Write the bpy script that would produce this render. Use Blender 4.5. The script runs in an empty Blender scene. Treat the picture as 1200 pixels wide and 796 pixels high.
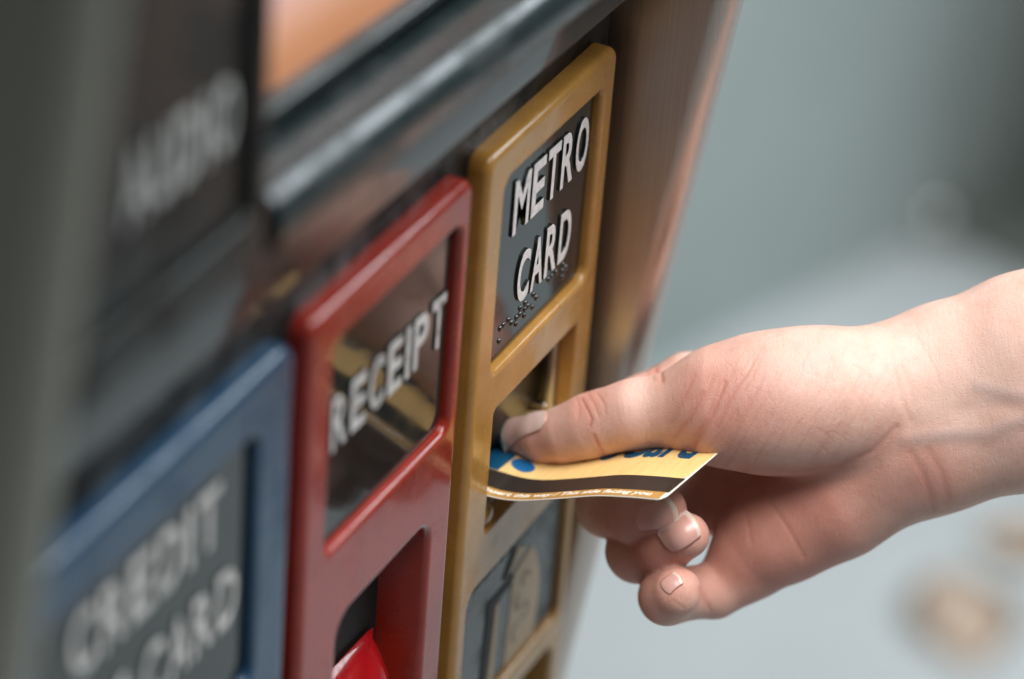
import bpy, bmesh, math, random
import numpy as np
from mathutils import Vector, Matrix
random.seed(4)
S = bpy.context.scene
COL = S.collection
mm = 0.001

# ------------------------------------------------------------------ camera
# world: x runs along the machine's face, -y points out of it, z is up; origin = top corner of the yellow module
F = 3742.0 / 1200.0
CAM = np.array([-0.67645916, -0.30843086, 0.41477462])
RX = np.array([0.44150517, -0.89464162, 0.06848035])      # camera right
RU = np.array([0.45470532, 0.28888519, 0.84248941])       # camera up
RF = np.array([0.77350905, 0.34082505, -0.53434261])      # camera forward
cam_d = bpy.data.cameras.new('camera')
cam = bpy.data.objects.new('camera', cam_d); COL.objects.link(cam)
m = Matrix(((RX[0], RU[0], -RF[0], CAM[0]), (RX[1], RU[1], -RF[1], CAM[1]), (RX[2], RU[2], -RF[2], CAM[2]), (0, 0, 0, 1)))
cam.matrix_world = m
cam_d.sensor_width = 36; cam_d.lens = 36 * F
cam_d.clip_start = 0.01; cam_d.clip_end = 100
cam_d.dof.use_dof = True; cam_d.dof.focus_distance = 0.905; cam_d.dof.aperture_fstop = 4.2
S.camera = cam

# ------------------------------------------------------------------ light
S.view_settings.view_transform = 'Standard'; S.view_settings.look = 'None'
S.view_settings.exposure = 0.0; S.view_settings.gamma = 1
w = bpy.data.worlds.new('World'); S.world = w; w.use_nodes = True
bg = w.node_tree.nodes['Background']
bg.inputs[0].default_value = (0.60, 0.70, 0.72, 1); bg.inputs[1].default_value = 0.20

def area(name, loc, target, sx, sy, power, color):
    l = bpy.data.lights.new(name, 'AREA'); l.shape = 'RECTANGLE'; l.size = sx; l.size_y = sy
    l.energy = power; l.color = color
    o = bpy.data.objects.new(name, l); COL.objects.link(o)
    o.location = loc
    o.rotation_euler = (Vector(target) - Vector(loc)).to_track_quat('-Z', 'Y').to_euler()
    return o
area('ceiling_lamp', (-0.15, -0.52, 1.62), (0.07, -.05, -0.1), 1.5, 0.85, 61, (1.0, 0.975, 0.95))
area('ceiling_lamp', (2.1, -1.5, 1.8), (1.6, 0, -1.0), 1.8, 1.2, 84, (0.86, 0.95, 1.0))

# ------------------------------------------------------------------ helpers
def link(name, me, mat=None, parent=None, smooth=True):
    o = bpy.data.objects.new(name, me); COL.objects.link(o)
    if mat is not None and not me.materials: me.materials.append(mat)
    if smooth:
        for p in me.polygons: p.use_smooth = True
    if parent is not None: o.parent = parent
    return o

def tag(o, label=None, cat=None, group=None, kind=None):
    if label: o['label'] = label
    if cat: o['category'] = cat
    if group: o['group'] = group
    if kind: o['kind'] = kind
    return o

def empty(name, loc=(0, 0, 0)):
    o = bpy.data.objects.new(name, None); COL.objects.link(o); o.location = loc
    o.empty_display_size = 0.02
    return o

def pt(u, v, Z):
    """a point seen at (u, v) of the 1200 px photograph, Z metres in front of the camera"""
    return CAM + Z * (RX * (u - 600) / 3742 - RU * (v - 398) / 3742 + RF)

def rr(x0, x1, z0, z1, r, n=7):
    """rounded rectangle in the x-z plane (mm)"""
    r = max(min(r, (x1 - x0) / 2 - .01, (z1 - z0) / 2 - .01), .02)
    out = []
    for cx, cz, a0 in ((x1 - r, z1 - r, 0), (x0 + r, z1 - r, 90), (x0 + r, z0 + r, 180), (x1 - r, z0 + r, 270)):
        for i in range(n + 1):
            a = math.radians(a0 + 90 * i / n)
            out.append((cx + r * math.cos(a), cz + r * math.sin(a)))
    return out

def rings(bm, loops, close_last=False):
    """loops: list of (points2d, y). returns the vertex loops"""
    vs = []
    for pts, y in loops:
        vs.append([bm.verts.new((x * mm, y * mm, z * mm)) for x, z in pts])
    for a, b in zip(vs[:-1], vs[1:]):
        k = len(a)
        for i in range(k):
            bm.faces.new((a[i], a[(i + 1) % k], b[(i + 1) % k], b[i]))
    if close_last: bm.faces.new(vs[-1])
    return vs

def ring_edges(bm, loop):
    es = []
    for i in range(len(loop)):
        a, b = loop[i], loop[(i + 1) % len(loop)]
        e = bm.edges.get((a, b)) or bm.edges.new((a, b)); es.append(e)
    return es

def bezel(name, box, y0, depth, R, r, holes, mat, parent):
    """moulded frame: rounded outer edge, front face with rounded holes. holes: (x0,x1,z0,z1,r,fillet,depth,draft)"""
    bm = bmesh.new()
    x0, x1, z0, z1 = box
    L = [(rr(x0, x1, z0, z1, r), y0 + depth)]
    for i in range(8):
        a = math.radians(90 * i / 7); t = R * (1 - math.cos(a))
        L.append((rr(x0 + t, x1 - t, z0 + t, z1 - t, r - t), y0 + R - R * math.sin(a)))
    t = R + .35
    L.append((rr(x0 + t, x1 - t, z0 + t, z1 - t, r - t), y0))
    vs = rings(bm, L)
    es = ring_edges(bm, vs[-1])
    for (a0, a1, b0, b1, hr, hf, hd, dr) in holes:
        L = [(rr(a0 - hf - .35, a1 + hf + .35, b0 - hf - .35, b1 + hf + .35, hr + hf + .35), y0)]
        for i in range(7):
            a = math.radians(90 * i / 6); t = hf * (1 - math.sin(a))
            L.append((rr(a0 - t, a1 + t, b0 - t, b1 + t, hr + t), y0 + hf - hf * math.cos(a)))
        L.append((rr(a0 + dr, a1 - dr, b0 + dr, b1 - dr, hr - dr * .5), y0 + hd))
        hv = rings(bm, L)
        es += ring_edges(bm, hv[0])
    bmesh.ops.triangle_fill(bm, edges=es, use_beauty=True, use_dissolve=False)
    bmesh.ops.recalc_face_normals(bm, faces=bm.faces)
    me = bpy.data.meshes.new(name); bm.to_mesh(me); bm.free()
    return link(name, me, mat, parent)

def plate(name, box, y, r, mat, parent, bevel=.6, thick=2):
    x0, x1, z0, z1 = box
    bm = bmesh.new()
    L = [(rr(x0, x1, z0, z1, r), y + thick), (rr(x0, x1, z0, z1, r), y + bevel)]
    for i in range(1, 5):
        a = math.radians(90 * i / 4); t = bevel * (1 - math.cos(a))
        L.append((rr(x0 + t, x1 - t, z0 + t, z1 - t, r - t), y + bevel - bevel * math.sin(a)))
    t = bevel + .2
    L.append((rr(x0 + t, x1 - t, z0 + t, z1 - t, r - t), y))
    rings(bm, L, True)
    bmesh.ops.recalc_face_normals(bm, faces=bm.faces)
    me = bpy.data.meshes.new(name); bm.to_mesh(me); bm.free()
    return link(name, me, mat, parent)

def box(name, lo, hi, mat, parent=None, bevel=0.0, segs=3):
    bm = bmesh.new(); bmesh.ops.create_cube(bm, size=1)
    for v in bm.verts:
        v.co = Vector([lo[i] + (v.co[i] + .5) * (hi[i] - lo[i]) for i in range(3)]) * mm
    if bevel: bmesh.ops.bevel(bm, geom=bm.edges[:], offset=bevel * mm, segments=segs, profile=.5, affect='EDGES')
    me = bpy.data.meshes.new(name); bm.to_mesh(me); bm.free()
    o = link(name, me, mat, parent, smooth=False)
    if bevel:
        for p in me.polygons: p.use_smooth = True
        me.set_sharp_from_angle(angle=math.radians(40))
    return o

def extrude_x(name, prof, x0, x1, mat, parent, slope=0.0, sharp=35, xref=-120):
    """profile (y, z) drawn along x; slope lets the strip swing outward with x"""
    bm = bmesh.new(); n = len(prof); segs = 12; vs = []
    for k in range(segs + 1):
        x = x0 + (x1 - x0) * k / segs
        vs.append([bm.verts.new((x * mm, (y - slope * (x - xref)) * mm, z * mm)) for y, z in prof])
    for a, b in zip(vs[:-1], vs[1:]):
        for i in range(n): bm.faces.new((a[i], a[(i + 1) % n], b[(i + 1) % n], b[i]))
    bm.faces.new(vs[0]); bm.faces.new(vs[-1])
    bmesh.ops.recalc_face_normals(bm, faces=bm.faces)
    me = bpy.data.meshes.new(name); bm.to_mesh(me); bm.free()
    o = link(name, me, mat, parent); me.set_sharp_from_angle(angle=math.radians(sharp))
    return o

def arc(cy, cz, r, a0, a1, n=10):
    return [(cy + r * math.cos(math.radians(a0 + (a1 - a0) * i / n)), cz + r * math.sin(math.radians(a0 + (a1 - a0) * i / n))) for i in range(n + 1)]

def lathe_tube(name, pts, rad, mat, parent, n=12):
    bm = bmesh.new(); vs = []
    for i, p in enumerate(pts):
        p = Vector(p); a = Vector(pts[max(i - 1, 0)]); b = Vector(pts[min(i + 1, len(pts) - 1)])
        d = (b - a).normalized(); u = d.orthogonal().normalized(); v = d.cross(u)
        r = rad[i] if isinstance(rad, (list, tuple)) else rad
        vs.append([bm.verts.new((p + (u * math.cos(2 * math.pi * k / n) + v * math.sin(2 * math.pi * k / n)) * r) * mm) for k in range(n)])
    for a, b in zip(vs[:-1], vs[1:]):
        for k in range(n): bm.faces.new((a[k], a[(k + 1) % n], b[(k + 1) % n], b[k]))
    bm.faces.new(vs[0]); bm.faces.new(vs[-1]); bmesh.ops.recalc_face_normals(bm, faces=bm.faces)
    me = bpy.data.meshes.new(name); bm.to_mesh(me); bm.free(); return link(name, me, mat, parent)

# ------------------------------------------------------------------ materials
def M(name, color, rough=.4, metal=0.0, coat=0.0, spec=.5):
    mt = bpy.data.materials.new(name); mt.use_nodes = True
    b = mt.node_tree.nodes['Principled BSDF']
    b.inputs['Base Color'].default_value = (*color, 1); b.inputs['Roughness'].default_value = rough
    b.inputs['Metallic'].default_value = metal; b.inputs['Coat Weight'].default_value = coat
    b.inputs['Coat Roughness'].default_value = .06
    b.inputs['Specular IOR Level'].default_value = spec
    return mt, mt.node_tree, b

def noise(nt, scale, detail=4, rough=.6, coord='Object', vec_scale=None):
    tc = nt.nodes.new('ShaderNodeTexCoord'); n = nt.nodes.new('ShaderNodeTexNoise')
    n.inputs['Scale'].default_value = scale; n.inputs['Detail'].default_value = detail; n.inputs['Roughness'].default_value = rough
    src = tc.outputs[coord]
    if vec_scale:
        mp = nt.nodes.new('ShaderNodeMapping'); mp.inputs['Scale'].default_value = vec_scale
        nt.links.new(src, mp.inputs[0]); src = mp.outputs[0]
    nt.links.new(src, n.inputs['Vector'])
    return n.outputs['Fac']

def ramp(nt, fac, stops, interp='LINEAR'):
    r = nt.nodes.new('ShaderNodeValToRGB'); r.color_ramp.interpolation = interp
    e = r.color_ramp.elements
    while len(e) < len(stops): e.new(.5)
    for el, (p, c) in zip(e, stops):
        el.position = p; el.color = (*c, 1) if len(c) == 3 else c
    nt.links.new(fac, r.inputs[0]); return r.outputs[0]

def bump(nt, b, h, strength, dist, chain=None):
    n = nt.nodes.new('ShaderNodeBump'); n.inputs['Strength'].default_value = strength; n.inputs['Distance'].default_value = dist
    nt.links.new(h, n.inputs['Height'])
    if chain is not None: nt.links.new(chain, n.inputs['Normal'])
    nt.links.new(n.outputs[0], b.inputs['Normal']); return n.outputs[0]

def paint(name, c, rough=.3, coat=.7):
    """glossy moulded plastic with a little wear and dust specks"""
    mt, nt, b = M(name, c, rough, 0, coat, .38)
    b.inputs['Coat Roughness'].default_value = .04
    n = noise(nt, 90, 5)
    col = ramp(nt, n, [(.3, tuple(x * .86 for x in c)), (.7, tuple(min(1, x * 1.1) for x in c))])
    sp = nt.nodes.new('ShaderNodeTexVoronoi'); sp.inputs['Scale'].default_value = 420
    tc = nt.nodes.new('ShaderNodeTexCoord'); nt.links.new(tc.outputs['Object'], sp.inputs['Vector'])
    dust = ramp(nt, sp.outputs['Distance'], [(.0, (1, 1, 1)), (.085, (0, 0, 0))])
    n2 = noise(nt, 160, 2)
    gate = ramp(nt, n2, [(.53, (0, 0, 0)), (.60, (1, 1, 1))])
    mul = nt.nodes.new('ShaderNodeMath'); mul.operation = 'MULTIPLY'
    nt.links.new(dust, mul.inputs[0]); nt.links.new(gate, mul.inputs[1])
    mul2 = nt.nodes.new('ShaderNodeMath'); mul2.operation = 'MULTIPLY'; mul2.inputs[1].default_value = .55
    nt.links.new(mul.outputs[0], mul2.inputs[0])
    mix = nt.nodes.new('ShaderNodeMix'); mix.data_type = 'RGBA'
    nt.links.new(mul2.outputs[0], mix.inputs['Factor']); nt.links.new(col, mix.inputs['A'])
    mix.inputs['B'].default_value = (.62, .55, .45, 1)
    nt.links.new(mix.outputs['Result'], b.inputs['Base Color'])
    rg = ramp(nt, noise(nt, 48, 6, .7), [(.35, (rough * .7,) * 3), (.5, (rough,) * 3), (.62, (min(.7, rough * 2.1),) * 3)])
    nt.links.new(rg, b.inputs['Roughness'])
    nb = bump(nt, b, noise(nt, 900, 3), .07, .0002)
    return mt

yellow = paint('yellow_plastic', (.31, .155, .034), .20, .22)
red = paint('red_plastic', (.20, .016, .008), .18, .2)
redgloss = paint('red_gloss_plastic', (.50, .008, .012), .18, 1.0)
blue = paint('blue_plastic', (.010, .036, .075), .22, .1)
black = paint('black_gloss_panel', (.007, .010, .010), .10, .4)
black.node_tree.nodes['Principled BSDF'].inputs['Specular IOR Level'].default_value = .3
blackr = paint('black_rail_plastic', (.010, .016, .017), .27, .2)
label_m = paint('label_plate_plastic', (.009, .012, .011), .07, .1)
dark_m, _, _ = M('dark_cavity_plastic', (.008, .0075, .007), .5, 0, 0, .15)
white_m, nt_, b_ = M('raised_white_letter', (.60, .58, .58), .5)
bump(nt_, b_, noise(nt_, 1500, 2), .15, .0002)
nt_.links.new(ramp(nt_, noise(nt_, 500, 4), [(.28, (.22, .21, .20)), (.36, (.50, .475, .475)), (.6, (.64, .61, .61))]), b_.inputs['Base Color'])
worn_white, wn_, wb_ = M('worn_white_letter', (.45, .44, .43), .5)
wn_.links.new(ramp(wn_, noise(wn_, 260, 5, .7), [(.34, (.16, .155, .15)), (.46, (.42, .41, .40)), (.7, (.52, .50, .49))]), wb_.inputs['Base Color'])
grey_letter, _, _ = M('worn_grey_letter', (.30, .31, .30), .5)
dot_m, _, _ = M('braille_dot_plastic', (.016, .018, .017), .22, 0, .5)
chrome, nt_, b_ = M('chromed_slot_metal', (.42, .38, .33), .3, 1.0)
def steel_mat(name, col, r0, r1, stretch):
    mt, nt, b = M(name, col, .35, 1.0)
    n = noise(nt, 1, 5, .7, vec_scale=stretch)
    nt.links.new(ramp(nt, n, [(.3, (r0,) * 3), (.7, (r1,) * 3)]), b.inputs['Roughness'])
    nt.links.new(ramp(nt, n, [(.25, tuple(c * .8 for c in col)), (.75, tuple(min(1, c * 1.12) for c in col))]), b.inputs['Base Color'])
    bump(nt, b, n, .12, .0004)
    return mt
steel = steel_mat('brushed_steel', (.52, .46, .42), .30, .42, (2500, 2500, 14))
blackmatte = paint('black_surround_plastic', (.006, .007, .007), .35, 0)
blackmatte.node_tree.nodes['Principled BSDF'].inputs['Specular IOR Level'].default_value = .25
wingsteel = steel_mat('dark_grey_steel', (.24, .235, .20), .34, .48, (2500, 2500, 14))  # darker steel tone for the near wing
backsteel = steel_mat('brushed_back_plate_steel', (.30, .26, .22), .34, .46, (2500, 2500, 20))
grey_m = paint('grey_insert_plastic', (.022, .028, .027), .22, .0)
beige_m, _, _ = M('beige_print', (.34, .24, .15), .5)
ink_m, _, _ = M('dark_print', (.05, .06, .06), .5)

# ------------------------------------------------------------------ ticket machine
machine = tag(empty('ticket_machine', (0, 0, 0)), 'steel ticket machine with blue, red and yellow slot modules under a black glossy housing', 'ticket machine')

# back plate behind the modules, and the two steel side wings
bezel('back_plate', (-262, 90.5, -520, 30), 6.5, 9, .6, 1, [(1.5, 81.5, -328, -1.5, 3, .5, 9, 0), (-95.5, -10, -328, -1.5, 3, .5, 9, 0), (-226, -105, -328, -1.5, 3, .5, 9, 0)], blackmatte, machine)
box('cabinet', (-268, 36, -995), (98, 320, 420), dark_m, machine)

def wing(xi, xo, dy=0):
    """bent steel sheet: its rounded lip stands further out of the machine towards the top"""
    bm = bmesh.new(); vs = []; sgn = 1 if xo > xi else -1
    wdt = abs(xo - xi); r = wdt / 2
    for k in range(31):
        z = -560 + 1000 * k / 30
        ye = -32 + dy - .132 * (z - 16)
        prof = [(xi, 60)] + [(xi, 60 - (60 - ye - r) * t / 5) for t in range(1, 5)]
        for i in range(11):
            a = math.pi * i / 10
            prof.append((xi + sgn * (r - r * math.cos(a)), ye + r - r * math.sin(a)))
        prof += [(xo, 60), (xo, 200), (xo, 322)]
        prof.append((xi, 322))
        vs.append([bm.verts.new((x * mm, y * mm, z * mm)) for x, y in prof])
    n = len(vs[0])
    for a, b in zip(vs[:-1], vs[1:]):
        for i in range(n): bm.faces.new((a[i], a[(i + 1) % n], b[(i + 1) % n], b[i]))
    bm.faces.new(vs[0]); bm.faces.new(vs[-1])
    bmesh.ops.recalc_face_normals(bm, faces=bm.faces)
    me = bpy.data.meshes.new('side_wing'); bm.to_mesh(me); bm.free()
    o = link('side_wing', me, steel, machine); me.set_sharp_from_angle(angle=math.radians(40))
    return o
tag(wing(91, 105, 1.8), 'steel side wing right of the yellow module')
wl_ = wing(-262, -278); wl_.data.materials.clear(); wl_.data.materials.append(wingsteel)
tag(wl_, 'steel side wing nearest the camera, far out of focus')

# glossy housing above the modules
prof = [(30, 14.5), (3.4, 14.5)] + [(2.6, 15.1), (2.2, 16.1), (5, 36)] + arc(7.5, 47, 10, 200, 95, 12) + [(12, 57), (30, 57)]
extrude_x('glossy_housing', prof, -262, 96, black, machine, .02, 30)
prof = arc(-2, 48.5, 9.5, 240, 110, 14) + [(16, 57.5), (16, 42)]
extrude_x('rail', prof, -133, 96, blackr, machine, .05, 40)
extrude_x('groove_strip', [(24, 58), (14, 58), (14, 62), (24, 62)], -140, 96, dark_m, machine, .05)
extrude_x('screen_frame', [(24, 62.2), (7, 62.2)] + arc(6, 64, 1.8, 270, 90, 6) + [(9, 66), (24, 66)], -140, 96, blackr, machine, .05)
scr, nt_, b_ = M('lit_screen', (.02, .02, .02), .25)
tc = nt_.nodes.new('ShaderNodeTexCoord'); sx = nt_.nodes.new('ShaderNodeSeparateXYZ'); nt_.links.new(tc.outputs['Object'], sx.inputs[0])
mr = nt_.nodes.new('ShaderNodeMapRange'); mr.inputs['From Min'].default_value = .066; mr.inputs['From Max'].default_value = .125
nt_.links.new(sx.outputs['Z'], mr.inputs[0])
ec = ramp(nt_, mr.outputs[0], [(0, (.42, .17, .07)), (.16, (.46, .20, .09)), (.30, (.55, .29, .20)), (.46, (.60, .36, .36)), (.5, (.46, .26, .24)), (.56, (.62, .38, .38)), (.70, (.50, .30, .30)), (.78, (.62, .40, .42)), (1, (.55, .34, .36))])
nt_.links.new(ec, b_.inputs['Emission Color']); b_.inputs['Emission Strength'].default_value = 1.2
o = extrude_x('screen', [(24, 66.1), (9, 66.1), (9, 210), (24, 210)], -140, 96, scr, machine, .05)
tag(o, 'lit screen with a pink and orange picture')

# audio module: black box at the left, over the blue module
black2 = paint('audio_panel_plastic', (.005, .006, .005), .28, .0); black2.node_tree.nodes['Principled BSDF'].inputs['Specular IOR Level'].default_value = .22
audio = bezel('audio_frame', (-240, -137, 43, 190), -10, 26, 4, 5, [(-226, -145.5, 58, 180, 3, 2, 4, .3)], black2, machine)
plate('label_plate', (-225, -146.4, 59, 179), -7.2, 2, black2, audio)

# modules
ym = bezel('card_module', (0, 83, -330, 0), 0, 14, 2.4, 5,
           [(11.5, 75, -74.5, -11.5, 4, 1.8, 5, .2), (15.2, 71.2, -132, -88.5, 1.6, .8, 13, .6), (7.5, 77.5, -202, -150, 5, 1.6, 5, .3), (9, 75, -300, -212, 5, 2, 9, .3)], yellow, machine)
tag(ym, 'yellow card module')
rm = bezel('receipt_module', (-97, -8.5, -330, 0), 0, 14, 2.8, 5,
           [(-84.5, -14.5, -77.5, -12, 4, 1.8, 5, .2), (-75.5, -22.5, -190, -104, 7, 2.0, 13.5, 4.0)], red, machine)
tag(rm, 'red receipt module')
bmod = bezel('credit_card_module', (-228, -103.5, -330, 0), 0, 14, 3.6, 6,
           [(-217, -121.5, -92, -17, 4, 1.8, 5, .2), (-205, -130, -190, -115, 5, 2, 13, 2)], blue, machine)
tag(bmod, 'blue bank card module')
plate('label_plate', (12.5, 74.2, -73.8, -12.3), 2.6, 3.4, label_m, ym)
plate('label_plate', (-83.5, -15.4, -76.8, -12.8), 2.6, 3.4, label_m, rm)
plate('label_plate', (-216, -122.5, -91.2, -17.8), 2.6, 3.4, label_m, bmod)

# yellow module: slot throat of worn metal with the dark cavity
bezel('slot_liner', (12, 74, -134, -86), 4.6, 2, .5, 3, [(17.5, 67.2, -130, -91.5, 2, .8, 2, 0)], chrome, ym)
slotm, _, _ = M('dark_polished_slot_metal', (.05, .043, .036), .3, 1.0)
box('slot_guide', (67.3, 6.7, -118), (68.6, 30, -90), slotm, ym, .4)
lathe_tube('guide_rod', [(67.4, 6.2, -118.2), (67.2, 7.2, -118.6), (67, 12, -118.9), (67, 30, -118.9)], .9, chrome, ym, 14)
box('slot_roof', (13, 6.8, -91.4), (70, 30, -90.2), dark_m, ym)
box('slot_shade_block', (13, 9, -116.5), (67.2, 30, -92), slotm, ym, .8)  # dark block added to keep the inside of the slot in shade
box('slot_cavity', (8, 30.2, -139), (73, 31, -84), dark_m, ym)
box('slot_floor', (12, 6.8, -134), (70, 30, -133), dark_m, ym)
box('slot_side', (11, 6.8, -134), (12, 30, -90), dark_m, ym)
box('slot_side', (70, 6.8, -134), (71, 30, -119.5), dark_m, ym)
box('cavity', (-82, 13.2, -195), (-21, 13.8, -98), dark_m, rm)
box('cavity', (-210, 13.2, -195), (-125, 13.8, -110), dark_m, bmod)

lathe_tube('highlight_knob', [(20, 8, -128.5), (20, 3, -128.5), (20, 1.2, -128.5), (20, .6, -128.5)], [4.2, 4.0, 3.0, 1.2], yellow, ym, 18)  # added knob standing in for a highlight on the slot's bottom wall

# red receipt tray: a glossy tongue in the hole
bm = bmesh.new(); vs = []
for i in range(15):
    t = i / 14
    row = []
    for j in range(17):
        s = j / 16
        x = -75 + 45 * s
        z = -141 - 49 * t + 1.5 * math.sin(math.pi * s) ** .3
        y = 12 - 11.5 * math.sin(min(1, t * 2.2) * math.pi / 2) * (max(0, math.sin(math.pi * s)) ** .16)
        row.append(bm.verts.new((x * mm, y * mm, z * mm)))
    vs.append(row)
for a, b in zip(vs[:-1], vs[1:]):
    for i in range(16): bm.faces.new((a[i], a[i + 1], b[i + 1], b[i]))
bmesh.ops.solidify(bm, geom=bm.faces[:], thickness=.0012)
me = bpy.data.meshes.new('receipt_tray'); bm.to_mesh(me); bm.free(); link('receipt_tray', me, redgloss, rm)

# lower insert of the yellow module: a picture of how the card goes in
ins = plate('diagram_plate', (11, 76.4, -201, -153.5), 2.2, 4, grey_m, ym)
plate('diagram_recess', (7.6, 77.4, -201.9, -150.2), 4.6, 4, dark_m, ym, .2, .8)
def poly(name, pts, y, mat, parent, th=.25):
    bm = bmesh.new()
    f = [bm.verts.new((x * mm, y * mm, z * mm)) for x, z in pts]
    b = [bm.verts.new((x * mm, (y + th) * mm, z * mm)) for x, z in pts]
    bm.faces.new(f); bm.faces.new(b); n = len(f)
    for i in range(n): bm.faces.new((f[i], f[(i + 1) % n], b[(i + 1) % n], b[i]))
    bmesh.ops.recalc_face_normals(bm, faces=bm.faces)
    me = bpy.data.meshes.new(name); bm.to_mesh(me); bm.free(); return link(name, me, mat, parent, False)

# ------------------------------------------------------------------ raised lettering
_glyph = {}
def glyph(ch, bold=.008, depth=.06):
    if (ch, bold, depth) in _glyph: return _glyph[(ch, bold, depth)]
    c = bpy.data.curves.new('glyph', 'FONT'); c.body = ch; c.size = 1; c.offset = bold; c.extrude = depth; c.bevel_depth = .018; c.bevel_resolution = 2
    c.resolution_u = 6
    o = bpy.data.objects.new('glyph', c); COL.objects.link(o)
    dg = bpy.context.evaluated_depsgraph_get(); me = bpy.data.meshes.new_from_object(o.evaluated_get(dg))
    bpy.data.objects.remove(o)
    co = np.empty(len(me.vertices) * 3); me.vertices.foreach_get('co', co); co = co.reshape(-1, 3)
    lo = co.min(0); hi = co.max(0)
    for p in me.polygons: p.material_index = 0 if p.normal.z > .35 else 1
    _glyph[(ch, bold, depth)] = (me, lo, hi); return _glyph[(ch, bold, depth)]

def word(text, x0, x1, z0, h, y, parent, fill=.86, mat=white_m, raise_=.8, widths=None):
    n = len(text); ws = [ {'I': .42, 'M': 1.22, '/': .6, ' ': .45}.get(c, 1.0) for c in text ]
    tot = sum(ws); x = x0
    for ch, wd in zip(text, ws):
        cw = (x1 - x0) * wd / tot
        if ch != ' ':
            me, lo, hi = glyph(ch); me2 = me.copy(); me2.name = 'letter'; me2.materials.clear(); me2.materials.append(mat); me2.materials.append(label_m)
            me2.polygons.foreach_set('material_index', [p.material_index for p in me.polygons])
            co = np.empty(len(me2.vertices) * 3); me2.vertices.foreach_get('co', co); co = co.reshape(-1, 3)
            fw = cw * (fill if ch not in 'I' else .62)
            X = x + (cw - fw) / 2 + (co[:, 0] - lo[0]) / (hi[0] - lo[0]) * fw
            Z = z0 + (co[:, 1] - lo[1]) / (hi[1] - lo[1]) * h
            Y = y - (co[:, 2] - lo[2]) / (hi[2] - lo[2]) * raise_
            out = np.stack([X, Y, Z], 1) * mm
            me2.vertices.foreach_set('co', out.ravel()); me2.flip_normals(); me2.update()
            o = link('letter', me2, None, parent, False)
        x += cw
word('METRO', 21.5, 71.5, -35.2, 17.6, 2.7, ym)
word('CARD', 28, 64.5, -61.6, 17.0, 2.7, ym)
word('RECEIPT', -81.5, -16.5, -48.2, 16.4, 2.7, rm, .78, worn_white)
word('CREDIT', -202, -135, -40.5, 18, 2.7, bmod, .84, worn_white)
word('ATM CARD', -213, -126, -69.5, 17.5, 2.7, bmod, .84, worn_white)
word('AUDIO', -196, -150, 78, 17.5, -7.1, audio, .84, grey_letter)

def braille(x0, cells, z, y, parent, pitch=6.2, dp=2.4):
    bm = bmesh.new()
    for i, c in enumerate(cells):
        for d in c:
            col_, row = (0, d - 1) if d <= 3 else (1, d - 4)
            ret = bmesh.ops.create_uvsphere(bm, u_segments=10, v_segments=6, radius=1.0 * mm)
            for v in ret['verts']: v.co.y *= .8
            bmesh.ops.translate(bm, verts=ret['verts'], vec=Vector((x0 + i * pitch + col_ * dp, y, z - row * dp)) * mm)
    me = bpy.data.meshes.new('braille_dots'); bm.to_mesh(me); bm.free()
    o = link('braille_dots', me, dot_m, parent); return o
# m e t r o   c a r d
braille(20.5, [(1, 3, 4), (1, 5), (2, 3, 4, 5), (1, 2, 3, 5), (1, 3, 5)], -64.4, 2.7, ym, 5.4, 2.1)
braille(52, [(1, 4), (1,), (1, 2, 3, 5)], -64.4, 2.7, ym, 5.0, 2.1)

# the card picture printed and embossed on the lower insert
D = 1.95
poly('diagram_arrow', [(45.5, -156), (52, -160), (42, -163.5), (40, -163)], D, beige_m, ym, .3)
poly('diagram_slot', [(41.8, -154.6), (44.5, -155.6), (38.8, -163.5), (35.8, -162.5)], D - .1, dark_m, ym, .4)
poly('diagram_card', [(57, -162), (63, -174), (64.5, -186), (63, -200.5), (41.8, -200.5), (43.2, -168), (44.3, -165)], D, beige_m, ym, .3)
poly('diagram_card', [(32.2, -170), (35.2, -170), (34.1, -200.5), (30.2, -200.5)], D, beige_m, ym, .3)
poly('diagram_outline', [(43.5, -165), (43.0, -168), (31, -169.2), (28.3, -200.5), (24.2, -200.5), (26.4, -165.5)], D - .1, dark_m, ym, .4)
for cx_, cz_, rr_, a0_ in ((53, -173, 3, 0), (50, -179, 3.5, 2), (54, -185, 3, 4), (49, -191, 3.5, 1)):
    lathe_tube('diagram_swirl', [(cx_ + rr_ * (1 - q * .09) * math.cos(a0_ + q), D + .1, cz_ + rr_ * (1 - q * .05) * math.sin(a0_ + q)) for q in np.linspace(0, 3.6, 14)], .38, ink_m, ym, 6)
box('lower_tray_back', (8, 9.2, -302), (76, 9.8, -208), beige_m, ym)

# ------------------------------------------------------------------ the card in the slot
path = np.array([[20.5, 33, -125], [18.2, 18, -122], [16.4, 6.5, -118.9], [15.46, -.32, -118.31], [14.76, -5.27, -117.09], [13.95, -11, -114.9], [12.38, -22.18, -109.01], [10.46, -35.84, -101.54], [8.93, -46.71, -97.14], [7.57, -56.4, -93.71]])[::-1]
seg = np.r_[0, np.cumsum(np.linalg.norm(np.diff(path, axis=0), axis=1))]
CL = 85.6
def smooth_path(s):
    s = np.clip(np.asarray(s, float), 0, CL)
    out = 0; ws = 0
    for d, wgt in ((-5, 1), (-2.5, 2), (0, 3), (2.5, 2), (5, 1)):
        q = np.clip(s + d, -20, 120)
        p = np.stack([np.interp(q, seg, path[:, i]) for i in range(3)], -1)
        lo = q < 0; p[lo] = path[0] + (path[0] - path[1]) / np.linalg.norm(path[0] - path[1]) * (-q[lo])[:, None]
        out = out + p * wgt; ws += wgt
    return out / ws
WD = np.array([math.cos(math.radians(8)), -math.sin(math.radians(8)), 0.0])
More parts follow.
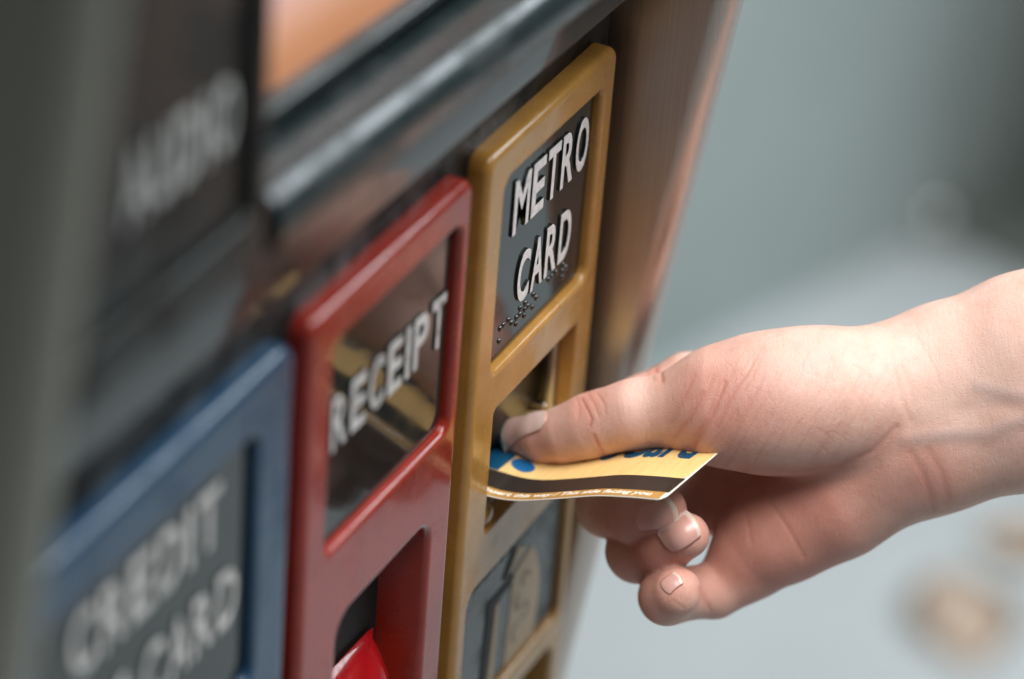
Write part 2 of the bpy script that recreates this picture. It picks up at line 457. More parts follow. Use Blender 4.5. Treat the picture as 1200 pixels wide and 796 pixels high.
def card(s, t, off=0.0):
    """s mm from the free end, t mm from the near edge"""
    s = np.asarray(s, float); t = np.asarray(t, float)
    p = smooth_path(s) + t[:, None] * WD
    tg = smooth_path(np.clip(s + 1, 0, CL)) - smooth_path(np.clip(s - 1, 0, CL)); tg /= np.linalg.norm(tg, axis=1)[:, None]
    nn = np.cross(tg, WD); nn *= np.sign(nn[:, 2:3]); nn /= np.linalg.norm(nn, axis=1)[:, None]
    return (p + nn * off) * mm

metro = empty('transit_card', tuple(card([20], [27])[0]))
tag(metro, 'thin yellow transit card with a dark magnetic stripe, half pushed into the yellow slot', 'card')
inv = Vector(metro.location)
def sheet(name, s0, s1, t0, t1, off, mat, parent, ns=60, nt=12, th=0.0, corner=0.0):
    bm = bmesh.new(); vs = []
    for i in range(ns + 1):
        s = s0 + (s1 - s0) * i / ns
        lo, hi = t0, t1
        if corner:
            e = min(s - s0, s1 - s)
            if e < corner:
                c = corner - math.sqrt(max(0, corner ** 2 - (corner - e) ** 2)); lo += c; hi -= c
        tt = np.linspace(lo, hi, nt + 1)
        row = [bm.verts.new(Vector(p) - inv) for p in card(np.full(nt + 1, s), tt, off)]
        vs.append(row)
    for a, b in zip(vs[:-1], vs[1:]):
        for i in range(nt): bm.faces.new((a[i], b[i], b[i + 1], a[i + 1]))
    bmesh.ops.recalc_face_normals(bm, faces=bm.faces)
    if th: bmesh.ops.solidify(bm, geom=bm.faces[:], thickness=th * mm)
    me = bpy.data.meshes.new(name); bm.to_mesh(me); bm.free()
    return link(name, me, mat, parent)
def paper(name, c, rough=.35, coat=.15, var=.12, sc=(60, 400, 400)):
    mt, nt, b = M(name, c, rough, 0, coat, .38)
    b.inputs['Coat Roughness'].default_value = .04
    n = noise(nt, 1, 5, .65, vec_scale=sc)
    nt.links.new(ramp(nt, n, [(.3, tuple(x * (1 - var) for x in c)), (.7, tuple(min(1, x * (1 + var * .6)) for x in c))]), b.inputs['Base Color'])
    bump(nt, b, noise(nt, 1200, 3), .06, .0002); return mt
cardw, _, _ = M('card_white_edge', (.72, .66, .55), .4)
cardy = paper('card_yellow_print', (.88, .61, .25))
cardstripe = paper('card_magnetic_stripe', (.030, .022, .018), .42, .05, .3)
cardgold = paper('card_gold_print', (.46, .24, .06))
cardblue, _, _ = M('card_blue_print', (.006, .075, .16), .4)
cardwhite, _, _ = M('card_white_print', (.85, .82, .72), .5)
sheet('card_body', 0, CL, 0, 54, -.3, cardw, metro, 90, 14, .28, 2.6)
sheet('yellow_print', .5, CL - .5, 13.2, 53.5, .05, cardy, metro, 80, 10, 0, 2.0)
sheet('gold_strip', 1.5, CL - 1.5, .5, 4.4, .05, cardgold, metro, 80, 2)
sheet('magnetic_stripe', .4, CL - .4, 4.4, 13.2, .07, cardstripe, metro, 80, 3)

sheet('blue_print', 68, CL - .6, 13.4, 34, .09, cardblue, metro, 20, 8)
def card_ellipse(s0, t0, rs_, rt_, mat):
    bm = bmesh.new(); an = np.linspace(0, 2 * math.pi, 28, endpoint=False)
    P = card(s0 + rs_ * np.cos(an), t0 + rt_ * np.sin(an) + .25 * rs_ * np.cos(an), .10)
    bm.faces.new([bm.verts.new(Vector(p) - inv) for p in P]); bmesh.ops.triangulate(bm, faces=bm.faces[:])
    bmesh.ops.recalc_face_normals(bm, faces=bm.faces)
    me = bpy.data.meshes.new('blue_print'); bm.to_mesh(me); bm.free(); return link('blue_print', me, mat, metro, False)
cardblue2, _, _ = M('card_bright_blue_print', (.01, .13, .34), .4)
card_ellipse(63, 19.3, 4.6, 3.0, cardblue2)
def card_text(text, s_left, s_right, t0, h, mat, name, bold=.0, shear=.2):
    """flat print: runs from s_left (deeper) to s_right (free end), read from the near edge"""
    c = bpy.data.curves.new('print', 'FONT'); c.body = text; c.size = 1; c.offset = bold; c.resolution_u = 4; c.shear = shear
    o = bpy.data.objects.new('print', c); COL.objects.link(o)
    dg = bpy.context.evaluated_depsgraph_get(); me = bpy.data.meshes.new_from_object(o.evaluated_get(dg)); bpy.data.objects.remove(o)
    bm = bmesh.new(); bm.from_mesh(me)
    bmesh.ops.triangulate(bm, faces=bm.faces[:])
    co = np.array([v.co[:] for v in bm.verts]); lo = co.min(0); hi = co.max(0)
    # cut long pieces so they follow the bend
    sc = abs(s_left - s_right) / (hi[0] - lo[0])
    bmesh.ops.subdivide_edges(bm, edges=[e for e in bm.edges if e.calc_length() * sc > 2], cuts=3)
    co = np.array([v.co[:] for v in bm.verts])
    s = s_left - (co[:, 0] - lo[0]) / (hi[0] - lo[0]) * (s_left - s_right)
    t = t0 + (co[:, 1] - lo[1]) / (hi[1] - lo[1]) * h
    P = card(s, t, .10)
    for v, p in zip(bm.verts, P): v.co = Vector(p) - inv
    me = bpy.data.meshes.new(name); bm.to_mesh(me); bm.free(); me.materials.clear()
    return link(name, me, mat, metro, False)
card_text('Insert this way / This side facing you', 65.5, 5, 1.15, 2.7, cardwhite, 'instruction_print', .03)
card_text('MetroCard', 67, 4.5, 24.6, 19, cardblue, 'blue_lettering', .03)

# ------------------------------------------------------------------ the hand
# hand frame: a = to the camera's right, b = up, c = towards the viewer (mm), a rigid rotated frame at the thumb
HO = pt(800, 540, .925)
def hp(u, v, Z):
    q = pt(u, v, Z) - HO
    return np.array([q @ RX, q @ RU, -(q @ RF)]) * 1000
def capsule(P, A, B, ra, rb):
    ab = B - A; t = np.clip(((P - A) @ ab) / (ab @ ab), 0, 1)
    return np.linalg.norm(P - (A + t[..., None] * ab), axis=-1) - (ra + (rb - ra) * t)
def smin(a, b, k):
    h = np.clip(.5 + .5 * (b - a) / k, 0, 1)
    return b + (a - b) * h - k * h * (1 - h)
def chain(P, pts, k):
    out = None
    q = [(hp(u, v, Z), r * Z / 3.742) for u, v, Z, r in pts]
    for (A, ra), (B, rb) in zip(q[:-1], q[1:]):
        d = capsule(P, A, B, ra, rb)
        out = d if out is None else smin(out, d, k)
    return out
def ell(P, u, v, Z, ra, rb, rc, rot=0, yaw=0):
    C0 = hp(u, v, Z); Q = P - C0
    c, s = math.cos(math.radians(rot)), math.sin(math.radians(rot))
    x = Q[..., 0] * c + Q[..., 1] * s; y = -Q[..., 0] * s + Q[..., 1] * c; z = Q[..., 2]
    c, s = math.cos(math.radians(yaw)), math.sin(math.radians(yaw))
    x, z = x * c + z * s, -x * s + z * c
    k0 = np.sqrt((x / ra) ** 2 + (y / rb) ** 2 + (z / rc) ** 2)
    k1 = np.sqrt((x / ra ** 2) ** 2 + (y / rb ** 2) ** 2 + (z / rc ** 2) ** 2) + 1e-9
    return k0 * (k0 - 1) / k1

THUMB = [(611, 511, .949, 24), (640, 513, .942, 29.5), (665, 508, .937, 33), (692, 499, .933, 36.5), (716, 492, .930, 36), (745, 485, .927, 40.5), (788, 481, .924, 43), (838, 476, .921, 62)]
THENAR = [(838, 476, .921, 62), (874, 473, .920, 72), (920, 472, .919, 77), (975, 465, .920, 76), (1040, 455, .923, 70)]
WRIST_U = [(1040, 458, .926, 74), (1110, 434, .926, 76), (1200, 408, .922, 84), (1330, 366, .915, 92), (1450, 330, .910, 98)]
WRIST_L = [(1040, 525, .930, 72), (1120, 512, .930, 76), (1200, 492, .926, 80), (1330, 452, .918, 90), (1450, 420, .912, 96)]
PALM = [[(1050, 470, .935, 66), (950, 450, .946, 56), (865, 450, .955, 46)],
        [(1050, 490, .938, 64), (950, 500, .950, 56), (868, 505, .960, 48)],
        [(1050, 520, .938, 66), (960, 560, .946, 60), (868, 585, .956, 46)],
        [(1060, 540, .934, 62), (980, 585, .936, 64), (915, 625, .940, 54), (874, 652, .942, 44)]]
INDEX = [(865, 450, .957, 44), (806, 450, .957, 36), (752, 474, .956, 32), (716, 520, .950, 30), (697, 560, .940, 26)]
MIDDLE = [(868, 505, .962, 44), (790, 540, .968, 36), (712, 591, .944, 37), (744, 601, .928, 34), (776, 598, .9195, 30)]
RING = [(884, 575, .958, 42), (800, 600, .962, 34), (746, 647, .940, 34), (776, 643, .926, 31), (804, 628, .9175, 28)]
PINKY = [(880, 664, .944, 38), (835, 693, .942, 33), (783, 699, .934, 32), (783, 699, .925, 32), (793, 693, .919, 30)]

def hand_sdf(P):
    palm = None
    for r in PALM:
        d = chain(P, r, 8); palm = d if palm is None else smin(palm, d, 9)
    wr = smin(chain(P, WRIST_U, 6), chain(P, WRIST_L, 6), 14)
    palm = smin(palm, wr, 12)
    for f in (INDEX, MIDDLE, RING, PINKY):
        palm = smin(palm, chain(P, f[:2], 2), 4)
    th = smin(chain(P, THUMB, 3), chain(P, THENAR, 8), 6)
    palm = smin(palm, th, 5)
    fing = None
    for f in (INDEX, MIDDLE, RING, PINKY):
        d = chain(P, f[1:], 3.0)
        fing = d if fing is None else smin(fing, d, .9)
    return smin(palm, fing, 1.2)

def surface_nets(lo, hi, h):
    n = [int(math.ceil((hi[i] - lo[i]) / h)) + 1 for i in range(3)]
    ax = [lo[i] + h * np.arange(n[i]) for i in range(3)]
    Fv = np.empty(n, np.float32)
    B = 10                                                   # only blocks near the skin are worked out finely
    cc = [a__[np.minimum(np.arange(0, len(a__), B) + B // 2, len(a__) - 1)] for a__ in ax]
    Dc = hand_sdf(np.stack(np.meshgrid(*cc, indexing='ij'), -1))
    R_ = B * h * .87 + 2.5
    for bi in range(Dc.shape[0]):
        for bj in range(Dc.shape[1]):
            for bk in range(Dc.shape[2]):
                q = (slice(bi * B, bi * B + B), slice(bj * B, bj * B + B), slice(bk * B, bk * B + B))
                if abs(Dc[bi, bj, bk]) > R_: Fv[q] = Dc[bi, bj, bk]; continue
                Fv[q] = hand_sdf(np.stack(np.meshgrid(ax[0][q[0]], ax[1][q[1]], ax[2][q[2]], indexing='ij'), -1))
    Sg = Fv < 0
    c = np.zeros([k - 1 for k in n], np.int8)
    for dx in (0, 1):
        for dy in (0, 1):
            for dz in (0, 1):
                c += Sg[dx:n[0] - 1 + dx, dy:n[1] - 1 + dy, dz:n[2] - 1 + dz]
    act = (c > 0) & (c < 8)
    idx = -np.ones(act.shape, np.int64); ijk = np.argwhere(act); idx[act] = np.arange(len(ijk))
    acc = np.zeros((len(ijk), 3)); cnt = np.zeros(len(ijk))
    cor = [(a_, b_2, c_) for a_ in (0, 1) for b_2 in (0, 1) for c_ in (0, 1)]
    for p in cor:
        for axn in range(3):
            if p[axn]: continue
            q = list(p); q[axn] = 1
            fa = Fv[ijk[:, 0] + p[0], ijk[:, 1] + p[1], ijk[:, 2] + p[2]]; fb = Fv[ijk[:, 0] + q[0], ijk[:, 1] + q[1], ijk[:, 2] + q[2]]
            mk = (fa < 0) != (fb < 0); t = np.where(mk, fa / np.where(mk, fa - fb, 1), 0)
            pos = np.tile(np.array(p, float), (len(ijk), 1)); pos[:, axn] = t
            acc[mk] += pos[mk]; cnt[mk] += 1
    V = (ijk + acc / cnt[:, None]) * h + np.array(lo)
    faces = []
    for axn in range(3):
        o1, o2 = [(1, 2), (2, 0), (0, 1)][axn]
        sl = [slice(None)] * 3; sl2 = [slice(None)] * 3
        sl[axn] = slice(0, n[axn] - 1); sl2[axn] = slice(1, n[axn])
        ch = Sg[tuple(sl)] != Sg[tuple(sl2)]
        e = np.argwhere(ch)
        e = e[(e[:, o1] > 0) & (e[:, o2] > 0) & (e[:, o1] < n[o1] - 1) & (e[:, o2] < n[o2] - 1)]
        ins_ = Sg[e[:, 0], e[:, 1], e[:, 2]]
        def g(d1, d2):
            q = e.copy(); q[:, o1] += d1; q[:, o2] += d2; return idx[q[:, 0], q[:, 1], q[:, 2]]
        a_, b_3, c_, d_ = g(-1, -1), g(0, -1), g(0, 0), g(-1, 0)
        f = np.stack([a_, b_3, c_, d_], 1); f[~ins_] = f[~ins_][:, ::-1]; faces.append(f)
    return V, np.concatenate(faces)

V0, F0 = surface_nets((-62, -62, -72), (168, 70, 50), .7)
me = bpy.data.meshes.new('person')
me.from_pydata(V0.tolist(), [], F0.tolist()); me.update()
tmp = bpy.data.objects.new('person', me); COL.objects.link(tmp)
sm = tmp.modifiers.new('s', 'SMOOTH'); sm.factor = .5; sm.iterations = 3
sb = tmp.modifiers.new('sub', 'SUBSURF'); sb.levels = 1
dg = bpy.context.evaluated_depsgraph_get(); me = bpy.data.meshes.new_from_object(tmp.evaluated_get(dg)); bpy.data.objects.remove(tmp)
nv = len(me.vertices); co = np.empty(nv * 3); me.vertices.foreach_get('co', co); co = co.reshape(-1, 3)
no = np.empty(nv * 3); me.vertices.foreach_get('normal', no); no = no.reshape(-1, 3)

# creases, tendons and veins: lines drawn over the skin, pressed in (or raised) by real displacement
def sdist(poly_):
    q = [hp(u, v, .915) for u, v in poly_]
    best = np.full(nv, 1e9)
    for A, B in zip(q[:-1], q[1:]):
        A2, B2 = A[:2], B[:2]; ab = B2 - A2
        t = np.clip(((co[:, :2] - A2) @ ab) / (ab @ ab), 0, 1)
        best = np.minimum(best, np.linalg.norm(co[:, :2] - (A2 + t[:, None] * ab), axis=1))
    return best
front = np.clip(no[:, 2] * 3, 0, 1)
red_a = np.zeros(nv); disp = np.zeros(nv)
def crease(poly_, depth, wd, red_=0.0, zmin=-99, zmax=99):
    global disp, red_a
    g = np.exp(-(sdist(poly_) / wd) ** 2) * front * (co[:, 2] > zmin) * (co[:, 2] < zmax)
    disp = disp - depth * (.5 if depth > 0 else .45) * g
    if red_: red_a = np.maximum(red_a, red_ * np.exp(-(sdist(poly_) / (wd * 1.8)) ** 2) * front)
K = crease
# thumb joint wrinkles
K([(683, 470), (688, 480), (694, 492), (692, 500)], .45, .45, .8); K([(690, 462), (697, 474), (702, 488)], .22, .4, .3)
K([(676, 466), (680, 478), (679, 490)], .2, .4, .3); K([(701, 462), (708, 474), (710, 484)], .2, .4, .3)
K([(697, 512), (702, 524), (709, 534)], .4, .5, .8); K([(706, 468), (712, 480)], .12, .35)
# web between thumb and palm
K([(846, 448), (836, 474), (828, 492), (816, 510), (812, 522)], .5, .55, .9); K([(866, 440), (850, 470), (838, 500)], .22, .5, .4)
K([(822, 460), (806, 492), (790, 512)], .25, .5, .5); K([(812, 440), (798, 470), (786, 496)], .15, .5, .3); K([(834, 440), (818, 478)], .15, .5, .2)
# fine lines on the thenar, uneven in length, lean and depth
rl = np.random.RandomState(11)
for i in range(70):
    u0 = rl.uniform(858, 1050); v0 = rl.uniform(404, 500); L_ = rl.uniform(18, 75); sl = .42 + (1050 - u0) / 1000 + rl.uniform(-.12, .12)
    pts_ = [(u0 - L_ * sl * t + rl.normal() * 1.2, v0 + L_ * t) for t in (0, .33, .66, 1)]
    K(pts_, rl.uniform(.04, .17), rl.uniform(.3, .4), rl.uniform(.05, .28))
for i in range(16):
    u0 = rl.uniform(870, 1030); v0 = rl.uniform(420, 510); L_ = rl.uniform(10, 30)
    K([(u0, v0), (u0 + L_ * .5, v0 + L_ * .2 + rl.normal()), (u0 + L_, v0 + L_ * .7)], rl.uniform(.03, .1), .3)
# life line under the thenar, palm lines
K([(1046, 500), (1020, 528), (985, 545), (930, 552), (872, 549)], .5, 1.0, .5)
K([(898, 560), (905, 590), (925, 620), (945, 655)], .35, .8, .5); K([(862, 570), (880, 610), (884, 640)], .3, .7, .5)
# wrist
K([(1040, 420), (1045, 440), (1052, 470), (1062, 492)], .30, 1.0, .15); K([(1052, 430), (1058, 446), (1066, 476)], .18, .9, .1)
K([(1064, 530), (1080, 555), (1092, 585), (1096, 600)], .30, 1.1, .35); K([(1084, 526), (1100, 552), (1112, 584)], .25, 1.0, .35)
K([(1072, 395), (1090, 430), (1096, 450)], .14, .6, .2)
# tendons and veins on the wrist
K([(1060, 512), (1100, 508), (1150, 506), (1180, 494), (1230, 476)], -.95, 2.6); K([(1140, 452), (1165, 458), (1200, 466), (1240, 470)], -.6, 2.2)
K([(1120, 480), (1160, 474), (1210, 488)], .35, 2.2)
# finger creases
K([(772, 420), (776, 430), (775, 446)], .5, .6, .9); K([(764, 428), (766, 444)], .25, .5, .5)
K([(742, 608), (738, 622), (736, 632)], .2, .5); K([(788, 704), (800, 712)], .2, .6)
K([(822, 690), (830, 708), (838, 724)], .3, .6, .5)
# soft unevenness
rs = np.random.RandomState(3)
def lump(sc, amp):
    d_ = 0
    for _ in range(6):
        k_ = rs.normal(size=3) / sc; d_ = d_ + np.sin(co @ k_ + rs.uniform(0, 6.28))
    return amp * d_ / 6
disp += lump(9, .5) + lump(4, .08)
# nail bed: the skin is a little lower under the nail
co2 = co + no * disp[:, None]
me.vertices.foreach_set('co', co2.ravel()); me.update()

# skin tint: redder finger tips, knuckles, palm (palm also shaded by colour); paler wrist
def blob(u, v, Z, r):
    return np.exp(-(np.linalg.norm(co - hp(u, v, Z), axis=1) / r) ** 2)
redn = .7 * red_a
for b__ in [(780, 600, .908, 9), (806, 632, .905, 9), (790, 700, .905, 11), (620, 530, .935, 8), (690, 475, .925, 10), (850, 600, .94, 26), (930, 620, .93, 24), (900, 660, .925, 18), (700, 610, .92, 14), (740, 655, .92, 14), (820, 480, .91, 16), (905, 470, .90, 16), (1085, 560, .91, 14), (760, 430, .955, 9), (980, 560, .93, 20)]:
    redn = redn + .55 * blob(*b__)
redn = np.clip(redn + lump(7, .15) + .12, 0, 1)
pale = np.clip(blob(930, 440, .90, 12) * .5 + blob(1130, 420, .905, 22) * .6 + blob(750, 470, .915, 9) * .5, 0, 1)
vein = np.zeros(nv)
for poly_ in ([(1070, 513), (1110, 508), (1150, 505), (1180, 494), (1240, 474)], [(1140, 452), (1165, 458), (1200, 466), (1240, 470)]):
    vein = np.maximum(vein, np.exp(-(sdist(poly_) / 2.0) ** 2) * front)
at = me.color_attributes.new('tint', 'FLOAT_COLOR', 'POINT')
arr = np.stack([redn, pale, vein, np.ones(nv)], 1).astype(np.float32); at.data.foreach_set('color', arr.ravel())

skin, nt_, b_ = M('skin', (.6, .36, .28), .45)
def skin_nodes():
    nt, b = nt_, b_
    at_ = nt.nodes.new('ShaderNodeAttribute'); at_.attribute_name = 'tint'
    sp = nt.nodes.new('ShaderNodeSeparateColor'); nt.links.new(at_.outputs['Color'], sp.inputs[0])
    def mix(f, A, B, k=1.0):
        mxx = nt.nodes.new('ShaderNodeMix'); mxx.data_type = 'RGBA'
        mu = nt.nodes.new('ShaderNodeMath'); mu.operation = 'MULTIPLY'; mu.inputs[1].default_value = k; nt.links.new(f, mu.inputs[0])
        nt.links.new(mu.outputs[0], mxx.inputs['Factor'])
        if isinstance(A, tuple): mxx.inputs['A'].default_value = (*A, 1)
        else: nt.links.new(A, mxx.inputs['A'])
        mxx.inputs['B'].default_value = (*B, 1); return mxx.outputs['Result']
    base = ramp(nt, noise(nt, 140, 5, .65), [(.3, (.61, .37, .29)), (.5, (.67, .43, .35)), (.72, (.71, .48, .405))])
    c = mix(sp.outputs['Red'], base, (.47, .165, .12), .75)
    c = mix(sp.outputs['Green'], c, (.80, .60, .52), .7)
    c = mix(sp.outputs['Blue'], c, (.46, .36, .33), .45)
    nt.links.new(c, b.inputs['Base Color'])
    b.inputs['Subsurface Weight'].default_value = .25; b.inputs['Subsurface Radius'].default_value = (1, .35, .18); b.inputs['Subsurface Scale'].default_value = .0035
    nt.links.new(ramp(nt, noise(nt, 220, 3), [(.3, (.52,) * 3), (.7, (.68,) * 3)]), b.inputs['Roughness'])
    tc = nt.nodes.new('ShaderNodeTexCoord')
    vo = nt.nodes.new('ShaderNodeTexVoronoi'); vo.feature = 'DISTANCE_TO_EDGE'; vo.inputs['Scale'].default_value = 1100
    nz = nt.nodes.new('ShaderNodeTexNoise'); nz.inputs['Scale'].default_value = 300; nz.inputs['Detail'].default_value = 2
    ad = nt.nodes.new('ShaderNodeMix'); ad.data_type = 'RGBA'; ad.inputs['Factor'].default_value = .004
    nt.links.new(tc.outputs['Object'], ad.inputs['A']); nt.links.new(nz.outputs['Color'], ad.inputs['B']); nt.links.new(tc.outputs['Object'], nz.inputs['Vector'])
    nt.links.new(ad.outputs['Result'], vo.inputs['Vector'])
    e = ramp(nt, vo.outputs['Distance'], [(0, (0, 0, 0)), (.12, (1, 1, 1))])
    c1 = bump(nt, b, e, .30, .0002)
    # fine skin lines, stretched across the hand
    c2 = bump(nt, b, noise(nt, 1, 4, .6, vec_scale=(900, 260, 500)), .45, .0003, c1)
    bump(nt, b, noise(nt, 330, 4, .6), .2, .0003, c2)
skin_nodes()
sc_m = Matrix(((RX[0], RU[0], -RF[0], HO[0]), (RX[1], RU[1], -RF[1], HO[1]), (RX[2], RU[2], -RF[2], HO[2]), (0, 0, 0, 1)))
co2m = co2 * mm; me.vertices.foreach_set('co', co2m.ravel()); me.update()
person = link('person', me, skin); person.matrix_world = sc_m
tag(person, 'bare right hand reaching in from the right, pinching the yellow card', 'person')

nailm, nn_, nb_ = M('finger_nail', (.66, .42, .36), .36, 0, .2)
nb_.inputs['Subsurface Weight'].default_value = .3; nb_.inputs['Subsurface Scale'].default_value = .002
tc = nn_.nodes.new('ShaderNodeAttribute'); tc.attribute_name = 'nailpos'
sp = nn_.nodes.new('ShaderNodeSeparateColor'); nn_.links.new(tc.outputs['Color'], sp.inputs[0])
def nail_edge():  # dark red rim painted in for the shaded groove beside the nail
    src = nb_.inputs['Base Color'].links[0].from_socket
    mxx = nn_.nodes.new('ShaderNodeMix'); mxx.data_type = 'RGBA'
    nn_.links.new(ramp(nn_, sp.outputs['Green'], [(.84, (0, 0, 0)), (.97, (1, 1, 1))]), mxx.inputs['Factor'])
    nn_.links.new(src, mxx.inputs['A']); mxx.inputs['B'].default_value = (.42, .17, .13, 1)
    nn_.links.new(mxx.outputs['Result'], nb_.inputs['Base Color'])
nn_.links.new(ramp(nn_, sp.outputs['Red'], [(0, (.45, .20, .16)), (.04, (.62, .38, .32)), (.14, (.62, .36, .31)), (.24, (.60, .34, .29)), (.89, (.56, .29, .245)), (.93, (.62, .47, .39)), (1, (.64, .50, .42))]), nb_.inputs['Base Color'])
nail_edge()

def grad(P, e=.15):
    g = np.stack([hand_sdf(P + np.eye(3)[i] * e) - hand_sdf(P - np.eye(3)[i] * e) for i in range(3)], -1)
    return g / np.linalg.norm(g, axis=-1, keepdims=True)
def nail(c0, ang, d, L, W, free=.9, lift=.3, label=None, bend=0.0):
    """a nail lying on the skin: c0 = point (u, v, Z) near its middle, ang = lean of its length, d = where it looks"""
    C0 = hp(*c0); nd = np.array(d, float); nd /= np.linalg.norm(nd)
    a_ = np.array([math.cos(math.radians(ang)), math.sin(math.radians(ang)), 0.]); a_ -= a_ @ nd * nd; a_ /= np.linalg.norm(a_)
    sd = np.cross(nd, a_); NI, NJ = 26, 18
    T, Sx = np.meshgrid(np.linspace(0, 1, NI + 1), np.linspace(-1, 1, NJ + 1), indexing='ij')
    # rounded cuticle, gently rounded free edge
    x0 = -L / 2 + .22 * L * (1 - np.sqrt(np.clip(1 - .96 * Sx ** 2, 0, 1))); x1 = L / 2 - .12 * L * Sx ** 2
    X = x0 + (x1 - x0) * T
    P = C0 + a_ * X[..., None] + sd * (Sx * W / 2)[..., None] + nd * 14
    tot = np.zeros(T.shape)
    for _ in range(60):
        st = np.clip(hand_sdf(P) * .8, -.6, 2); st = np.where(tot + st > 20, 0, st); tot += st
        P = P - nd * st[..., None]
    N = grad(P)
    k = lift * (1 - .85 * Sx ** 4) * np.minimum(1, .1 + T * 5)
    P = P + N * (k - .06)[..., None] + a_ * (np.maximum(0, T - .8) * 3.0)[..., None]
    Qa = np.stack([T, np.abs(Sx), 0 * T, 0 * T + 1], -1).astype(np.float32)
    fs = [(i * (NJ + 1) + j, (i + 1) * (NJ + 1) + j, (i + 1) * (NJ + 1) + j + 1, i * (NJ + 1) + j + 1) for i in range(NI) for j in range(NJ)]
    mn = bpy.data.meshes.new('nail'); mn.from_pydata([tuple(p * mm) for p in P.reshape(-1, 3)], [], fs)
    ca = mn.color_attributes.new('nailpos', 'FLOAT_COLOR', 'POINT'); ca.data.foreach_set('color', Qa.ravel())
    bm = bmesh.new(); bm.from_mesh(mn); bmesh.ops.recalc_face_normals(bm, faces=bm.faces); bmesh.ops.solidify(bm, geom=bm.faces[:], thickness=.0004); bm.to_mesh(mn); bm.free()
    o = link('nail', mn, nailm, person)
    if label: tag(o, label)
    return o
tn = nail((614, 503, .944), 180, (0, .42, .90), 13.2, 9.8, lift=.4)
palen = nailm.copy(); palen.name = 'thumb_nail'  # paler copy: the light on the thumb nail is put into its colour
for n__ in palen.node_tree.nodes:
    if n__.type == 'VALTORGB' and len(n__.color_ramp.elements) > 3:
        for el in n__.color_ramp.elements[1:]: el.color = [min(1, c * q) for c, q in zip(el.color, (1.22, 1.45, 1.5, 1))]
palen.node_tree.nodes['Principled BSDF'].inputs['Coat Weight'].default_value = .5
tn.data.materials.clear(); tn.data.materials.append(palen)
nail((764, 604, .915), 24, (.1, -.35, 1), 13.5, 8.6, lift=.18)
nail((796, 629, .910), 36, (.05, -.25, 1), 11.5, 8.0, lift=.18)
nail((784, 681, .912), 42, (-.35, .60, .85), 5.5, 5.0, lift=.10)


# ------------------------------------------------------------------ surroundings
fl, nt_, b_ = M('pale_concrete', (.40, .44, .46), .55)
nt_.links.new(ramp(nt_, noise(nt_, 3, 5), [(.3, (.35, .375, .385)), (.7, (.46, .485, .49))]), b_.inputs['Base Color'])
bump(nt_, b_, noise(nt_, 60, 5), .3, .002)
bm = bmesh.new(); bmesh.ops.create_grid(bm, x_segments=4, y_segments=4, size=15)
bmesh.ops.translate(bm, verts=bm.verts, vec=(0, 0, -1.0))
me = bpy.data.meshes.new('floor'); bm.to_mesh(me); bm.free(); tag(link('floor', me, fl, None, False), kind='structure')
wl, nt_, b_ = M('grey_green_wall', (.23, .28, .27), .6)
nt_.links.new(ramp(nt_, noise(nt_, 2.2, 4), [(.3, (.27, .315, .305)), (.7, (.34, .385, .38))]), b_.inputs['Base Color'])
a = Vector((1.422, .461, 0)); d = Vector((.444, -.149, 0)).normalized(); nrm = Vector((-d.y, d.x, 0))
def wallbox(name, s0, s1, t0, t1, z0, z1, mat, bevel=0):
    bm = bmesh.new(); bmesh.ops.create_cube(bm, size=1)
    for v in bm.verts:
        s = s0 + (v.co.x + .5) * (s1 - s0); t = t0 + (v.co.y + .5) * (t1 - t0); z = z0 + (v.co.z + .5) * (z1 - z0)
        q = a + d * s + nrm * t; v.co = Vector((q.x, q.y, z))
    if bevel: bmesh.ops.bevel(bm, geom=bm.edges[:], offset=bevel, segments=3, profile=.5, affect='EDGES')
    me = bpy.data.meshes.new(name); bm.to_mesh(me); bm.free(); return link(name, me, mat, None, False)
tag(wallbox('wall', -1.0, 9, 0, .2, -1.0, 1.9, wl), 'plain grey green wall far out of focus behind the machine', 'wall')
cm, nt_, b_ = M('dark_green_column_paint', (.09, .115, .10), .45)
nt_.links.new(ramp(nt_, noise(nt_, 8, 4), [(.3, (.11, .135, .12)), (.7, (.15, .175, .16))]), b_.inputs['Base Color'])
col = tag(empty('column', (0, 0, 0)), 'dark green steel column blurred at the top right corner', 'column')
def colpart(name, s0, s1, t0, t1, z0, z1, bev):
    o = wallbox(name, s0, s1, t0, t1, z0, z1, cm, bev); o.parent = col
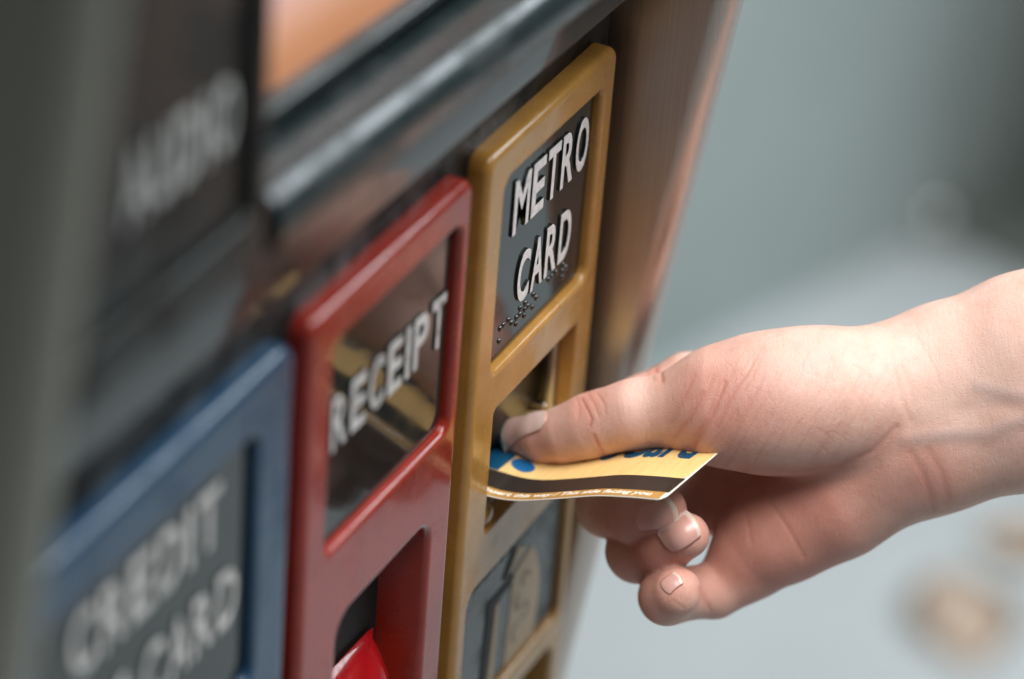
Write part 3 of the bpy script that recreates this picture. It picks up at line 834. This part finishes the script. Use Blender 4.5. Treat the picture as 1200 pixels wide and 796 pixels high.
colpart('web', .43, .47, -.16, -.002, -.985, 1.88, .003)
colpart('flange', .37, .53, -.18, -.162, -.985, 1.88, .004)
colpart('base', .33, .57, -.22, -.002, -.998, -.987, .003)
km, _, _ = M('bright_steel_knob', (.6, .62, .6), .3, .8)
knob = tag(empty('highlight_ball', (1.728, .352, -1.0)), 'small round pale metal doorstop added at the foot of the grey wall for its blurred highlight', 'ball')  # small ball added to give an out-of-focus highlight disc
bm = bmesh.new(); bmesh.ops.create_uvsphere(bm, u_segments=20, v_segments=12, radius=.014); bmesh.ops.translate(bm, verts=bm.verts, vec=(0, 0, .02))
me = bpy.data.meshes.new('cap'); bm.to_mesh(me); bm.free(); link('cap', me, km, knob)
bm = bmesh.new(); bmesh.ops.create_cone(bm, cap_ends=True, segments=20, radius1=.018, radius2=.012, depth=.01); bmesh.ops.translate(bm, verts=bm.verts, vec=(0, 0, .005))
me = bpy.data.meshes.new('foot'); bm.to_mesh(me); bm.free(); link('foot', me, cm, knob, False)
lm, _, _ = M('dry_leaf', (.78, .62, .50), .7)
def leaf(x, y, L, rot, label):
    bm = bmesh.new(); vs = []
    for i in range(9):
        t = i / 8; wdt = L * .33 * math.sin(math.pi * t) ** .8 + .0005
        vs.append([bm.verts.new(((t - .5) * L, k * wdt, .004 + .006 * abs(k) * math.sin(math.pi * t) + .004 * math.sin(5 * t))) for k in (-1, -.5, 0, .5, 1)])
    for p, q in zip(vs[:-1], vs[1:]):
        for i in range(4): bm.faces.new((p[i], q[i], q[i + 1], p[i + 1]))
    bmesh.ops.solidify(bm, geom=bm.faces[:], thickness=.0006)
    me = bpy.data.meshes.new('dry_leaf'); bm.to_mesh(me); bm.free()
    o = link('dry_leaf', me, lm, None); o.location = (x, y, -.999); o.rotation_euler = (0, 0, rot)
    return tag(o, label, 'leaf', 'tan leaves on the pale floor')
leaf(1.205, .140, .125, .5, 'larger dry tan leaf on the pale floor, below the wrist near the bottom edge')
leaf(1.315, .128, .085, 1.6, 'smaller dry tan leaf on the pale floor at the right edge, nearest the wrist')
